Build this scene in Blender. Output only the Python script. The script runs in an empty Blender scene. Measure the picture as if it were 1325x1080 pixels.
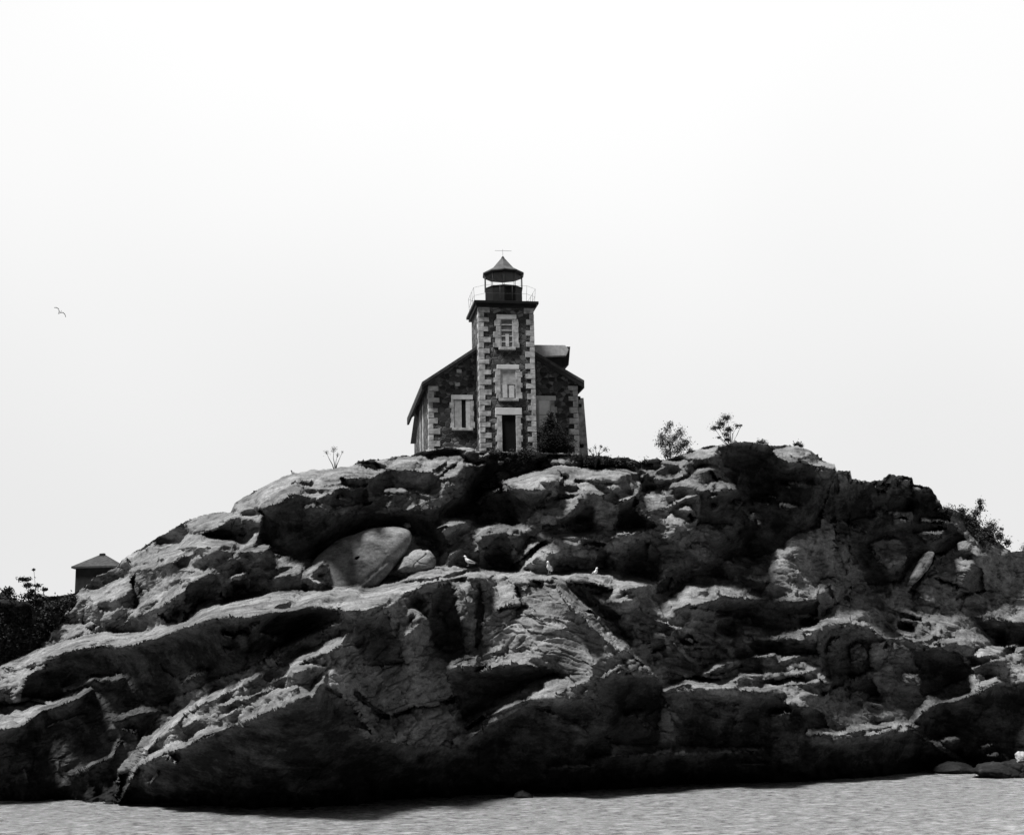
import bpy, math, random
import numpy as np
from mathutils import Vector, Matrix

rnd = random.Random(7)
C = bpy.context.scene
COL = C.collection
R = math.radians

# ------------------------------------------------------------------ camera model (photo pixels, 1325 x 1080)
F = 1800.0
TH = R(11.0)
H = 4.7
CT, ST = math.cos(TH), math.sin(TH)
ROLL = R(1.2); CR, SR = math.cos(ROLL), math.sin(ROLL)      # the photograph leans a little to the left

def ray(u, v):
    xa = (u - 662.5) / F
    ya = (540.0 - v) / F
    xp = xa * CR + ya * SR; yp = ya * CR - xa * SR
    y = CT - yp * ST
    return xp / y, (ST + yp * CT) / y

def at(u, v, s):
    dx, dz = ray(u, v)
    return Vector((s * dx, s, H + s * dz))

# ------------------------------------------------------------------ numpy noise
def _hash(ix, iy, iz, seed):
    h = (ix * 374761393 + iy * 668265263 + iz * 2147483647 + seed * 1274126177) & 0xffffffff
    h = ((h ^ (h >> 13)) * 1274126177) & 0xffffffff
    h = (h ^ (h >> 16)) & 0xffffffff
    return h.astype(np.float64) / 4294967295.0

def vnoise(x, y, z, seed=0):
    xi, yi, zi = np.floor(x).astype(np.int64), np.floor(y).astype(np.int64), np.floor(z).astype(np.int64)
    xf, yf, zf = x - xi, y - yi, z - zi
    xf = xf * xf * (3 - 2 * xf); yf = yf * yf * (3 - 2 * yf); zf = zf * zf * (3 - 2 * zf)
    r = 0
    for a in (0, 1):
        wx = xf if a else 1 - xf
        for b in (0, 1):
            wy = yf if b else 1 - yf
            for c in (0, 1):
                wz = zf if c else 1 - zf
                r = r + wx * wy * wz * _hash(xi + a, yi + b, zi + c, seed)
    return r * 2 - 1

def fbm(x, y, z, octv=4, seed=0, gain=.5):
    r = 0; a = 1.0; n = 0
    for k in range(octv):
        r = r + a * vnoise(x * 2 ** k + 17.3 * k, y * 2 ** k, z * 2 ** k - 5.1 * k, seed + k)
        n += a; a *= gain
    return r / n

def worley(x, y, z, seed=0):
    xi, yi, zi = np.floor(x).astype(np.int64), np.floor(y).astype(np.int64), np.floor(z).astype(np.int64)
    f1 = np.full(x.shape, 9.0); f2 = np.full(x.shape, 9.0); cid = np.zeros(x.shape)
    for a in (-1, 0, 1):
        for b in (-1, 0, 1):
            for c in (-1, 0, 1):
                cx, cy, cz = xi + a, yi + b, zi + c
                px = cx + _hash(cx, cy, cz, seed); py = cy + _hash(cx, cy, cz, seed + 1); pz = cz + _hash(cx, cy, cz, seed + 2)
                d = np.sqrt((px - x) ** 2 + (py - y) ** 2 + (pz - z) ** 2)
                closer = d < f1
                f2 = np.where(closer, f1, np.minimum(f2, d))
                cid = np.where(closer, _hash(cx, cy, cz, seed + 3), cid)
                f1 = np.where(closer, d, f1)
    return f1, f2, cid

# ------------------------------------------------------------------ scene helpers
def tag(o, label=None, cat=None, group=None, kind=None):
    if label: o['label'] = label
    if cat: o['category'] = cat
    if group: o['group'] = group
    if kind: o['kind'] = kind
    return o

def empty(name, loc, rz=0, **k):
    o = bpy.data.objects.new(name, None); COL.objects.link(o)
    o.location = loc; o.rotation_euler = (0, 0, rz); o.empty_display_size = .3
    return tag(o, **k)

class MB:
    def __init__(s): s.v = []; s.f = []; s.sm = []
    def add(s, vs, fs, smooth=False):
        n = len(s.v); s.v += [tuple(p) for p in vs]
        s.f += [tuple(i + n for i in f) for f in fs]; s.sm += [smooth] * len(fs)
    def box(s, x0, x1, y0, y1, z0, z1, jit=0):
        vs = [(x, y, z) for x in (x0, x1) for y in (y0, y1) for z in (z0, z1)]
        if jit: vs = [tuple(c + rnd.uniform(-jit, jit) for c in p) for p in vs]
        s.add(vs, [(0, 1, 3, 2), (4, 6, 7, 5), (0, 4, 5, 1), (2, 3, 7, 6), (0, 2, 6, 4), (1, 5, 7, 3)])
    def prism(s, poly, y0, y1):     # poly in (x,z)
        n = len(poly)
        vs = [(x, y0, z) for x, z in poly] + [(x, y1, z) for x, z in poly]
        s.add(vs, [tuple(range(n)), tuple(range(2 * n - 1, n - 1, -1))] + [((i + 1) % n, i, i + n, (i + 1) % n + n) for i in range(n)])
    def rings(s, rings, cap=True, smooth=True):
        n = len(rings[0]); vs = [p for r in rings for p in r]; fs = []
        for k in range(len(rings) - 1):
            for i in range(n):
                fs.append((k * n + i, k * n + (i + 1) % n, (k + 1) * n + (i + 1) % n, (k + 1) * n + i))
        if cap: fs += [tuple(range(n - 1, -1, -1)), tuple(range((len(rings) - 1) * n, len(rings) * n))]
        s.add(vs, fs, smooth)
    def tube(s, pts, rad, n=6, smooth=True):
        pts = [Vector(p) for p in pts]
        if not hasattr(rad, '__len__'): rad = [rad] * len(pts)
        rs = []
        for i, p in enumerate(pts):
            d = (pts[min(i + 1, len(pts) - 1)] - pts[max(i - 1, 0)]).normalized()
            a = d.orthogonal().normalized() if abs(d.z) > .9 else d.cross(Vector((0, 0, 1))).normalized()
            b = d.cross(a)
            rs.append([p + (a * math.cos(t) + b * math.sin(t)) * rad[i] for t in [2 * math.pi * k / n for k in range(n)]])
        s.rings(rs, True, smooth)
    def lathe(s, cx, cy, prof, n=24, smooth=True, phase=0):
        s.rings([[(cx + r * math.cos(2 * math.pi * k / n + phase), cy + r * math.sin(2 * math.pi * k / n + phase), z) for k in range(n)] for r, z in prof], True, smooth)
    def build(s, name, mat, parent=None, bevel=0):
        m = bpy.data.meshes.new(name); m.from_pydata(s.v, [], s.f)
        m.polygons.foreach_set('use_smooth', s.sm); m.materials.append(mat); m.update()
        o = bpy.data.objects.new(name, m); COL.objects.link(o)
        if parent: o.parent = parent
        if bevel:
            b = o.modifiers.new('bevel', 'BEVEL'); b.width = bevel; b.segments = 2; b.limit_method = 'ANGLE'
        return o

# ------------------------------------------------------------------ materials
def mat(name):
    m = bpy.data.materials.new(name); m.use_nodes = True
    nt = m.node_tree; b = nt.nodes['Principled BSDF']
    return m, nt, b

def N(nt, t, **k):
    n = nt.nodes.new(t)
    for a, b in k.items():
        if a in n.inputs.keys(): n.inputs[a].default_value = b
        else: setattr(n, a, b)
    return n

def ramp(nt, src, stops):
    r = nt.nodes.new('ShaderNodeValToRGB'); e = r.color_ramp.elements
    while len(e) < len(stops): e.new(.5)
    for i, (p, c) in enumerate(stops):
        e[i].position = p; e[i].color = (c, c, c, 1)
    nt.links.new(src, r.inputs[0]); return r

def plain(name, g, rough=.8, noise=.3, scale=3, metal=0, bump=.0):
    m, nt, b = mat(name)
    tc = N(nt, 'ShaderNodeTexCoord'); n = N(nt, 'ShaderNodeTexNoise', Scale=scale, Detail=6.0)
    nt.links.new(tc.outputs['Object'], n.inputs['Vector'])
    r = ramp(nt, n.outputs[0], [(.3, g * (1 - noise)), (.7, g * (1 + noise))])
    nt.links.new(r.outputs[0], b.inputs['Base Color']); b.inputs['Roughness'].default_value = rough
    b.inputs['Metallic'].default_value = metal; b.inputs['Specular IOR Level'].default_value = .1
    if bump:
        bp = N(nt, 'ShaderNodeBump', Strength=bump, Distance=.05); nt.links.new(n.outputs[0], bp.inputs['Height'])
        nt.links.new(bp.outputs[0], b.inputs['Normal'])
    return m

def rock_material(name, pale=.36):
    m, nt, b = mat(name); L = nt.links.new
    geo = N(nt, 'ShaderNodeNewGeometry')
    P = geo.outputs['Position']
    mp = N(nt, 'ShaderNodeMapping'); mp.inputs['Rotation'].default_value = (0, R(-20), 0); mp.inputs['Scale'].default_value = (.6, .6, 1.5)
    L(P, mp.inputs[0])
    n1 = N(nt, 'ShaderNodeTexNoise', Scale=.35, Detail=9.0, Roughness=.62); L(P, n1.inputs['Vector'])
    n2 = N(nt, 'ShaderNodeTexNoise', Scale=1.7, Detail=9.0, Roughness=.68); L(mp.outputs[0], n2.inputs['Vector'])
    n3 = N(nt, 'ShaderNodeTexNoise', Scale=9.0, Detail=6.0, Roughness=.7); L(P, n3.inputs['Vector'])
    r1 = ramp(nt, n1.outputs[0], [(.36, .55), (.6, 1.1)])
    r2 = ramp(nt, n2.outputs[0], [(.33, .2), (.44, .7), (.54, .95), (.68, 1.35)])
    r3 = ramp(nt, n3.outputs[0], [(.3, .6), (.7, 1.25)])
    def mul(a, c):
        q = N(nt, 'ShaderNodeMath', operation='MULTIPLY'); L(a, q.inputs[0])
        if isinstance(c, float): q.inputs[1].default_value = c
        else: L(c, q.inputs[1])
        return q.outputs[0]
    col = mul(mul(mul(r1.outputs[0], r2.outputs[0]), r3.outputs[0]), pale)
    # black algae splash zone above the water; attribute adds lichen and painted shade, edges broken by noise
    at_ = N(nt, 'ShaderNodeAttribute'); at_.attribute_name = 'shade_stain'
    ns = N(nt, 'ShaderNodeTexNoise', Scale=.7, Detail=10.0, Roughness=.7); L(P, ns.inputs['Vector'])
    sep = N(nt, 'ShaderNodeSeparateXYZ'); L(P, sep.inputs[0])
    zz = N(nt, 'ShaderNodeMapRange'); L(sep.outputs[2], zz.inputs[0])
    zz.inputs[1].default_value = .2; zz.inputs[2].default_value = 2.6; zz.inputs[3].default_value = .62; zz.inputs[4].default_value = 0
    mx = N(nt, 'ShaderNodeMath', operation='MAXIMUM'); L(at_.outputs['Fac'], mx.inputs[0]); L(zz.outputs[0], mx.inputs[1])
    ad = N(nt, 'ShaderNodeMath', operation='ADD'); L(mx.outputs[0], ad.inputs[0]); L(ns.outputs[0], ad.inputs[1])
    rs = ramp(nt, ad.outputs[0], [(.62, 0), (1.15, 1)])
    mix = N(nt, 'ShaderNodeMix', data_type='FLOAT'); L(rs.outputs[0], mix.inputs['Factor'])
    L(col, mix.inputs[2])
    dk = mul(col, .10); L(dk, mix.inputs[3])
    L(mix.outputs[0], b.inputs['Base Color'])
    b.inputs['Roughness'].default_value = .92; b.inputs['Specular IOR Level'].default_value = .04
    bp = N(nt, 'ShaderNodeBump', Strength=.7, Distance=.05); L(n2.outputs[0], bp.inputs['Height'])
    bp2 = N(nt, 'ShaderNodeBump', Strength=.6, Distance=.02); L(n3.outputs[0], bp2.inputs['Height']); L(bp.outputs[0], bp2.inputs['Normal'])
    L(bp2.outputs[0], b.inputs['Normal'])
    return m

def rubble_material(name, scale=3.2, lo=.012, hi=.15, mortar=.06):
    m, nt, b = mat(name); L = nt.links.new
    tc = N(nt, 'ShaderNodeTexCoord'); mp = N(nt, 'ShaderNodeMapping'); mp.inputs['Scale'].default_value = (1, 1, 1.35); L(tc.outputs['Object'], mp.inputs[0])
    v = N(nt, 'ShaderNodeTexVoronoi', Scale=scale); L(mp.outputs[0], v.inputs['Vector'])
    e = N(nt, 'ShaderNodeTexVoronoi', Scale=scale, feature='DISTANCE_TO_EDGE'); L(mp.outputs[0], e.inputs['Vector'])
    bw = N(nt, 'ShaderNodeRGBToBW'); L(v.outputs['Color'], bw.inputs[0])
    r = ramp(nt, bw.outputs[0], [(.25, lo), (.6, lo + (hi - lo) * .35), (.85, hi)])
    r2 = ramp(nt, e.outputs[0], [(.03, 1), (.07, 0)])
    mix = N(nt, 'ShaderNodeMix', data_type='RGBA'); L(r2.outputs[0], mix.inputs['Factor']); L(r.outputs[0], mix.inputs[6])
    mix.inputs[7].default_value = (mortar, mortar, mortar, 1); L(mix.outputs[2], b.inputs['Base Color'])
    r3 = ramp(nt, e.outputs[0], [(.0, 0), (.12, 1)])
    bp = N(nt, 'ShaderNodeBump', Strength=.8, Distance=.06); L(r3.outputs[0], bp.inputs['Height']); L(bp.outputs[0], b.inputs['Normal'])
    b.inputs['Roughness'].default_value = .9
    return m

M = {}
M['rock'] = rock_material('granite', .235)
M['boulder'] = rock_material('boulder_granite', .25)
M['rubble'] = rubble_material('rubble_stone')
M['quoin'] = plain('dressed_sandstone', .35, .85, .5, 3.5, bump=.3)
M['lintel'] = plain('pale_lintel_stone', .55, .85, .15, 3)
M['frame'] = plain('weathered_white_paint', .48, .7, .2, 6)
M['board'] = plain('grey_boards', .33, .8, .3, 4)
M['whiteboard'] = plain('whitewashed_boards', .78, .85, .1, 5)
M['glass'] = plain('dim_window_glass', .12, .25, .4, 3)
M['black'] = plain('black_iron', .012, .5, .3, 4)
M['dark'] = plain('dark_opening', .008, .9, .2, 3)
M['roof'] = plain('roof_shingle', .06, .85, .35, 5, bump=.4)
M['soffit'] = plain('roof_soffit', .03, .9, .3, 5)
M['lead'] = plain('lantern_roof_metal', .075, .5, .4, 3)
M['timber'] = plain('shed_board', .03, .9, .3, 3)
M['bark'] = plain('bark', .06, .9, .3, 8)
M['gullwhite'] = plain('white_feather', .85, .8, .03, 8)
M['gullgrey'] = plain('grey_feather', .40, .8, .1, 8)
M['beak'] = plain('gull_bill', .3, .6, .1, 8)
def leafmat(name, lo, hi):
    m, nt, b = mat(name); L = nt.links.new
    g = N(nt, 'ShaderNodeNewGeometry'); n = N(nt, 'ShaderNodeTexNoise', Scale=2.5, Detail=3.0); L(g.outputs['Position'], n.inputs['Vector'])
    r = ramp(nt, n.outputs[0], [(.35, lo), (.65, hi)]); L(r.outputs[0], b.inputs['Base Color']); b.inputs['Roughness'].default_value = .8; b.inputs['Specular IOR Level'].default_value = .1
    return m
M['leaf'] = leafmat('shrub_leaf', .03, .09)
M['needle'] = leafmat('dark_foliage', .015, .045)
M['dense'] = leafmat('dense_bush_leaf', .006, .018)
g_, nt, b = mat('lantern_glass')
b.inputs['Base Color'].default_value = (.95, .95, .95, 1); b.inputs['Roughness'].default_value = 0
b.inputs['Transmission Weight'].default_value = 1; b.inputs['IOR'].default_value = 1.01; b.inputs['Specular IOR Level'].default_value = 0
M['lglass'] = g_

# ------------------------------------------------------------------ the island, traced region by region
# polygons: outline in photo pixels, tone at the top, tone at the bottom; a high tone is a ledge lying back towards the sky, a low one a face or undercut
def pp(s): return [tuple(float(c) for c in p.split(',')) for p in s.split()]
SKY = pp("-60,782 0,775 30,778 60,772 85,770 100,766 120,748 150,735 158,724 190,703 230,680 245,672 275,664 298,662 303,652 315,642 340,630 370,615 400,607 430,605 455,602 465,596 500,592 535,588 550,582 580,577 612,580 640,585 700,586 757,588 790,592 810,592 830,598 845,594 860,595 880,588 905,580 930,575 950,572 975,573 1000,575 1030,576 1050,582 1065,594 1080,600 1082,610 1100,609 1101,620 1125,623 1142,622 1150,614 1180,617 1182,626 1193,628 1205,632 1213,645 1220,658 1240,662 1260,670 1275,688 1290,700 1310,715 1325,712 1385,730")
WAT = pp("-60,1033 0,1035 100,1037 180,1040 300,1045 420,1046 470,1037 530,1033 620,1030 720,1025 780,1022 850,1020 900,1014 1000,1013 1080,1010 1150,1004 1200,995 1240,991 1260,997 1325,1000 1385,1000")
FEAT = """
P 4 4 100,768 120,748 150,735 172,738 172,790 140,810 60,835 55,825 75,800 95,775
P 1 1 -60,770 60,770 100,765 75,800 50,835 0,858 -60,870
P 2.5 2 108,783 120,785 132,792 130,810 118,815 105,812
S 5 5 75,812 95,803
S 5 5 100,812 118,808
P 0 0 170,745 178,745 185,770 200,775 172,788
P 4 4 172,738 158,724 190,703 230,680 275,664 298,662 340,670 350,700 330,730 270,745 240,765 180,800 172,790 185,770
P 3 3 158,724 190,703 232,682 232,692 200,702 165,722
S 5 6 170,738 210,728 250,715
S 8 7 208,717 235,716
S 12 6 210,708 245,702 300,700
S 5 6 238,694 300,698
S 10 6 245,678 275,670 320,665 340,675
P 1 1 262,690 290,680 315,680 320,690 290,696
S 6 5 230,735 262,738 275,735
S 4 6 235,750 275,737
P 1 1 240,760 270,742 290,745 310,768 265,778 240,790
S 5 5 170,790 210,770 240,755
S 4 5 175,800 215,778
S 4 5 150,812 175,795
P 1 1 205,795 215,785 250,780 270,790 240,800 215,806
S 6 5 230,800 236,795
P 4.2 3 310,705 345,700 360,720 395,725 400,745 380,768 290,770 280,740
S 5 6 310,713 345,709
S 5 6 300,745 320,741 325,755
P 1 1 300,750 322,752 320,762 300,765
S 4 5 325,735 395,730
S 4 5 345,750 375,742
P 0 0 340,670 370,650 400,655 440,665 500,665 560,660 600,640 640,612 655,640 620,665 580,680 560,700 540,690 510,680 480,685 440,700 410,725 385,722 355,715 335,690
P 5.6 3.5 298,662 303,652 315,642 340,630 370,612 400,604 455,599 497,612 490,618 450,622 400,632 370,655 345,668 320,667
P 0.5 0.5 335,662 368,650 375,640 400,640 405,650 400,660 350,675
S 2 2 380,622 402,627
P 1 1 440,618 470,620 475,628 445,628
S 6 5 380,637 410,642 430,640
P 1 1 415,645 440,632 475,632 480,650 430,655
S 4 6 440,643 455,646
S 5 5 395,655 405,652 432,665
S 3 4.5 375,632 465,630
P 6 5.5 440,603 485,605 497,613 480,620 445,618
P 5.3 5.6 475,597 500,592 560,590 595,588 600,600 595,615 570,620 555,612 500,608 485,602
S 1.5 2 555,615 580,597
S 1.5 2 565,618 590,600
S 3 0 462,597 480,597 497,606
P 2 2 500,612 560,615 570,630 545,640 480,640 485,622
S 4 6 500,634 540,636 555,640
P 3 2.5 500,640 545,642 530,655 505,655
P 1 .5 600,586 700,586 740,588 700,602 640,612 600,640
S 4 6 550,583 580,577 612,581
S 5 2 545,588 600,584
S 4 5.5 602,602 612,601
S 4 5 617,602 625,600
S 4 5 646,598 652,597
S 4 5 672,596 680,595
S 4 5.5 698,594 706,593
S 4 5 620,590 632,588
P 5 5 710,590 750,591 748,600 712,600
P 1.5 2 745,588 830,590 850,602 820,607 760,602
P 6.2 4.5 648,625 665,615 690,605 720,603 800,603 825,612 828,640 800,650 790,640 750,640 700,638 665,632
S 5 7 755,607 800,604 815,610
S 3 2 720,610 732,618 726,628
S 2 2.5 745,622 800,624
S 3 2.5 700,625 745,632
P 4 4 800,615 825,614 828,628 815,640 802,630
S 5 7 618,648 625,638 645,633
P 1.2 1 615,655 630,642 660,635 715,636 705,650 690,660 680,680 640,672
P 4.6 3.5 680,675 695,655 730,643 745,645 755,655 735,670 690,680
S 4 6 725,646 750,643
P 0 0 748,650 770,655 765,678 740,678 700,682 740,668
P 3.4 3 770,645 800,640 795,660 770,665
S 5 5 790,668 808,668
P 0 0 800,655 822,640 830,665 850,680 830,690 800,682
P 4.8 4.4 822,605 860,597 895,594 900,610 870,625 845,620 830,612
S 4 6 860,598 897,597
P 1 1 828,620 845,618 850,632 832,636
P 5.5 3.4 822,655 830,642 860,628 890,618 905,603 930,603 950,622 952,632 940,632 900,636 870,652 845,660 830,665
P 4.8 4 885,588 905,580 930,576 925,590 900,597
P 5 4 860,672 880,653 893,655 903,672 890,690 880,705 865,695
P .6 .4 905,637 950,636 960,610 935,600 935,590 930,578 975,573 1000,580 1050,605 1062,612 1080,612 1085,625 1065,660 1060,680 1030,690 1000,715 960,722 930,720 905,700 900,680 905,665
S 7 7 903,607 928,605
S 3 7 868,653 885,643 900,640
S 5 7 925,622 945,625 950,632
S 4 1 919,611 928,621
S 3 1 893,665 895,672
S 3 3 1000,625 1020,630
S 3 3.5 1020,624 1055,629
S 3 3.5 990,640 1003,645
S 3.5 4 975,648 995,652
S 3 3.5 1010,654 1028,657
S 6 6 953,650 957,651
S 6 3 962,655 972,672
S 6 3 975,665 985,680
S 4 4 935,680 947,681
S 4 3.5 923,643 927,642
S 4 3.5 923,657 928,656
P 4.6 3.6 1000,582 1020,576 1045,579 1062,594 1080,600 1078,608 1050,600 1020,598 1005,590
S 5 6 1050,599 1080,603
P 3 1 900,680 915,678 940,690 950,702 930,700 915,700 895,705
P 1.3 .6 1080,612 1100,607 1125,621 1150,612 1180,615 1205,630 1220,656 1200,665 1120,665 1080,690 1065,660
S 6 4 1135,629 1148,632
S 4 3.5 1138,638 1148,638
P 3 2.5 1160,620 1178,620 1175,632 1162,630
P 2.6 2 1083,614 1100,610 1098,635 1085,640
S 4 4 1182,633 1190,634
P .6 .5 1080,690 1120,665 1220,660 1250,700 1220,715 1190,720 1165,755 1120,755 1105,730 1080,715
S 6 6 1133,663 1138,662
P 4 3.6 1155,665 1180,660 1182,672 1155,680
S 3 6 1150,662 1178,661
S 2 1 1158,670 1172,670
S 5 4 1195,672 1240,675
P 3.6 2.5 1180,690 1220,684 1225,692 1200,702
S 5 4.5 1200,690 1222,686
S 4 4 1070,678 1090,675 1118,688
S 3 3 1065,692 1095,692
P 3 2.6 1125,705 1145,692 1165,695 1180,712 1170,730 1148,735 1135,720
P 3 2.6 1060,700 1095,700 1115,735 1120,765 1085,755 1060,745
S 5 2 1082,712 1094,740
P 2.4 2 1265,690 1385,720 1385,775 1280,775 1262,755 1265,730
P 3.3 3.3 1185,770 1200,745 1220,722 1245,718 1265,730 1262,755 1245,765 1225,785 1200,780
S 2.5 0 1212,750 1230,756 1250,763
S 6 0 1205,722 1195,740 1180,765
P .5 .5 1258,730 1270,735 1275,765 1240,775 1235,780
P 3.6 2.5 1243,790 1250,773 1265,769 1280,775 1285,800 1270,800 1250,798
P 3.8 2.5 1290,785 1310,772 1325,774 1385,774 1385,808 1310,808 1290,800
P 0 0 1260,800 1385,812 1385,838 1300,832 1270,815
P 4.8 5.4 870,770 885,750 905,742 930,743 950,755 995,770 1000,775 970,775 930,772 905,782 885,782
S 4 7 925,746 929,764
S 3 6.5 893,781 920,778 930,771
P .7 .7 893,785 925,776 990,778 1010,790 980,800 945,800 915,795
P 5.2 3.4 925,735 945,722 965,719 985,735 995,742 990,755 960,745 940,742
P 1 1 955,745 995,755 985,765 965,758
P 3 3 885,715 920,720 930,735 900,740 880,735
S 5 6 897,735 902,735
P 5.4 5 865,775 880,765 888,785 880,795 868,790
P 1 1 850,755 870,750 865,765 850,768
P 2 2 795,695 840,695 855,715 850,735 810,735 790,715
P 0 0 810,705 840,700 838,725 812,725
P 2.6 2.6 790,735 860,735 880,745 850,752 800,742
S 8 7 801,687 829,686
P 5 3 670,725 680,700 700,688 735,680 765,682 795,690 795,710 775,730 760,735 690,733
S 8 6.2 712,693 765,687
S 4 6 675,735 700,712 715,700
S 4 0 665,732 690,712 707,702
S 4 1 755,701 778,705
P 1 1 770,710 792,713 782,730 768,728
P 4 3.4 575,722 590,700 600,690 585,680 560,685 575,670 600,665 640,672 675,685 672,700 660,735 620,735 600,728
S 5 5.6 570,672 610,674
S 7 6 615,681 665,684
P 1.6 1.2 640,695 655,690 665,730 640,735 628,720
P 0 0 545,688 560,685 575,690 580,705 572,718 560,700
P 5 4.6 398,750 400,735 415,715 440,698 480,683 510,680 532,685 545,700 562,712 562,735 500,745 440,762
P 6.6 6 -60,872 0,855 60,835 110,822 150,816 190,816 215,808 240,800 265,780 300,775 340,765 400,762 430,760 465,745 490,738 530,733 600,730 630,733 640,736 680,737 710,740 780,735 820,740 845,750 800,752 770,752 700,752 650,750 610,748 590,745 540,755 545,760 530,765 510,780 470,790 440,790 400,785 340,795 300,800 270,802 240,812 200,830 160,838 150,835 100,840 60,850 30,865 0,880 -60,900
S 6 5 475,746 530,740 590,735
S 2.5 3 520,753 560,749 620,736
S 2.5 7 520,757 560,753 620,740
S 4 4.5 330,784 375,781
S 2 4 90,838 130,832 180,826
S 2 4.5 250,808 300,796 340,791
P 4.4 3.5 -60,885 0,862 30,862 42,870 25,903 0,908 -60,915
P .2 0 40,865 100,842 160,838 240,815 300,800 400,787 440,792 420,810 370,830 350,850 300,870 230,900 200,930 180,960 150,1000 150,1060 -60,1060 -60,930 0,945 60,915 120,890 60,905 25,903
P 5 5 -60,918 0,915 30,912 60,908 110,888 122,892 100,905 55,920 30,940 0,945 -60,955
S 3 1 0,912 40,908 60,912
S 6 5 85,890 120,878 158,877
S 5 4 38,872 48,866 58,863
S 10 2 150,930 180,920 215,915
S 3 3.5 160,944 178,947
S 8 2 90,1000 145,975 155,960
S 4 4 148,1011 158,1008
S 4 1.8 34,995 36,1010
S 4 1.6 60,940 90,930 110,925
S 6 5.2 235,882 245,873 265,867
P 0 0 290,945 400,900 420,885 440,900 450,940 480,960 510,985 560,990 600,1000 700,1000 900,980 1000,990 1150,990 1200,985 1385,985 1385,1060 150,1060 155,1000 200,985
P .3 0 480,960 600,968 700,985 860,975 1000,972 1080,958 1180,945 1240,985 1385,985 1385,1060 300,1060
S 10 6 190,965 200,950 225,935 235,920 260,908 285,895 310,885
S 8 5 300,885 320,878 340,871
S 4 6.3 283,912 320,900 358,890
S 3 6 278,932 290,925 305,917
S 8 5.6 168,1005 178,990 200,975 240,960 265,945 290,940
S 4 5 155,1037 162,1022 167,1014
S 4 4.2 195,1012 205,1000
S 6 3 212,975 228,988
S 4 7 288,822 300,825
S 4 6.4 310,820 321,822
S 4 6.4 326,813 336,807
S 3 5 290,838 298,839
S 5 3.5 340,820 365,826
S 9 6 356,850 375,832 400,818 440,803
S 12 6.5 378,856 400,846 440,831 450,822
S 8 5 350,882 375,870 395,862
S 3 6 365,895 385,888
S 7 5 402,900 411,885 420,872
S 3 6.2 375,863 400,861 418,863
P 3.2 2.6 425,880 450,820 480,795 520,780 545,790 560,810 570,830 585,870 592,900 560,910 530,920 510,925 480,905 455,895 430,895
P 1.6 1.5 460,800 500,795 515,830 530,860 480,860 455,830
P 5.2 4.6 495,785 530,770 545,790 530,795 510,800 497,795
P 5 4.6 513,826 520,800 527,795 535,810 537,827
S 7 5 530,778 550,800
S 3 1.8 508,828 540,832
S 3 0 508,925 535,916 560,912 588,903
P 3.7 3 507,950 515,930 540,922 580,912 600,940 595,955 570,960 530,960
S 4 0 458,896 480,912 500,926
P 2.9 2.4 455,905 470,915 485,933 470,930
P 1.2 .8 420,892 455,910 480,950 440,930
S 7 4.2 520,848 526,855
S 3 4.2 518,862 535,880
P .3 .3 560,770 583,755 600,815 600,838 580,842 560,830 555,800
S 3 1.8 570,790 580,812
P 5 4.6 585,752 610,750 615,790 610,815 603,815 595,780
P 3.6 2.4 625,755 640,742 700,752 720,760 740,785 745,800 760,830 770,860 768,880 745,885 730,870 700,850 660,840 625,840
S 8 .3 619,756 622,790 617,835
P 4.2 4 635,758 665,755 665,785 635,795
S 3 .8 668,758 676,785 668,790
S 2.5 1 645,790 680,784
P 3.2 3 690,830 740,822 770,865 766,883 745,880 720,860
S 3 5 690,752 715,756
S 4 .6 690,752 700,754
P 5.5 5.2 710,745 730,750 760,780 790,810 810,838 800,845 780,825 750,800 725,770
S 5 5.5 765,785 790,805 815,840
S 2.5 1 762,790 785,817
P 6.2 5.8 725,743 840,746 848,756 800,766 760,760
P 4.7 4.2 760,765 800,765 840,768 855,790 868,812 850,805 820,785 790,780
S 4 .3 742,752 765,757 790,764
P .5 .4 765,770 790,785 805,800 790,800 775,787
P 4.2 1.4 798,805 805,793 835,803 855,810 865,835 880,850 860,850 840,830 810,825
P 0 0 838,825 858,825 862,840 845,845
P 2.6 2.4 835,847 880,850 875,865 845,865
S 4 4.5 810,838 825,850 840,862
P .5 .3 770,880 810,870 850,880 860,895 850,960 790,960 780,920
S 3 5 780,876 800,862 820,853
S 3 5 800,870 825,858
S 3 5 812,873 835,863 850,876
P .1 0 590,865 620,862 700,862 720,870 730,875 640,905 620,920 600,930 590,900 580,870
S 6 3.8 580,860 600,848 620,842 645,840
S 5 4.2 620,868 650,859 680,857 697,863
P 4.7 4.4 620,920 650,900 700,878 722,873 737,882 730,895 710,905 685,905 660,915 625,930 600,945 575,965 570,968 590,945 600,940
S 4 4.6 592,938 620,922
S 3 0 602,942 625,927
P .8 .3 590,975 600,962 660,922 690,908 715,913 780,900 790,975 700,995 600,995
S 8 2 705,920 735,935 760,950
S 8 2.2 770,905 780,925
S 4 5 738,886 751,883
S 4 4 755,897 762,892
S 4 3 710,992 735,989 765,992
S 4 3.5 668,1022 685,1029
S 5 4.5 812,925 830,920
S 7 3.8 827,927 839,943
P 1.2 .8 855,895 1000,900 1060,920 1080,960 1000,975 880,960
S 8 2.2 865,915 880,935
S 6 2 900,915 930,930
S 8 2.2 955,915 950,935
P 3 3 860,790 905,785 950,800 1000,815 1060,850 1060,895 990,893 860,888 850,860 880,850 868,812
S 8 5.2 893,796 920,803
S 4 5 925,797 940,799
S 5 4.4 950,804 985,808
S 5 4.6 865,810 880,812
P .5 .5 870,820 890,820 920,840 890,838
S 4 4.6 888,825 900,832 918,833
S 8 6 928,818 945,825
S 7 5 950,822 970,828
P .3 .3 975,825 1000,828 1060,830 1060,845 1010,845 970,835
P .7 .7 960,780 1060,780 1055,803 1000,815 960,797
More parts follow.
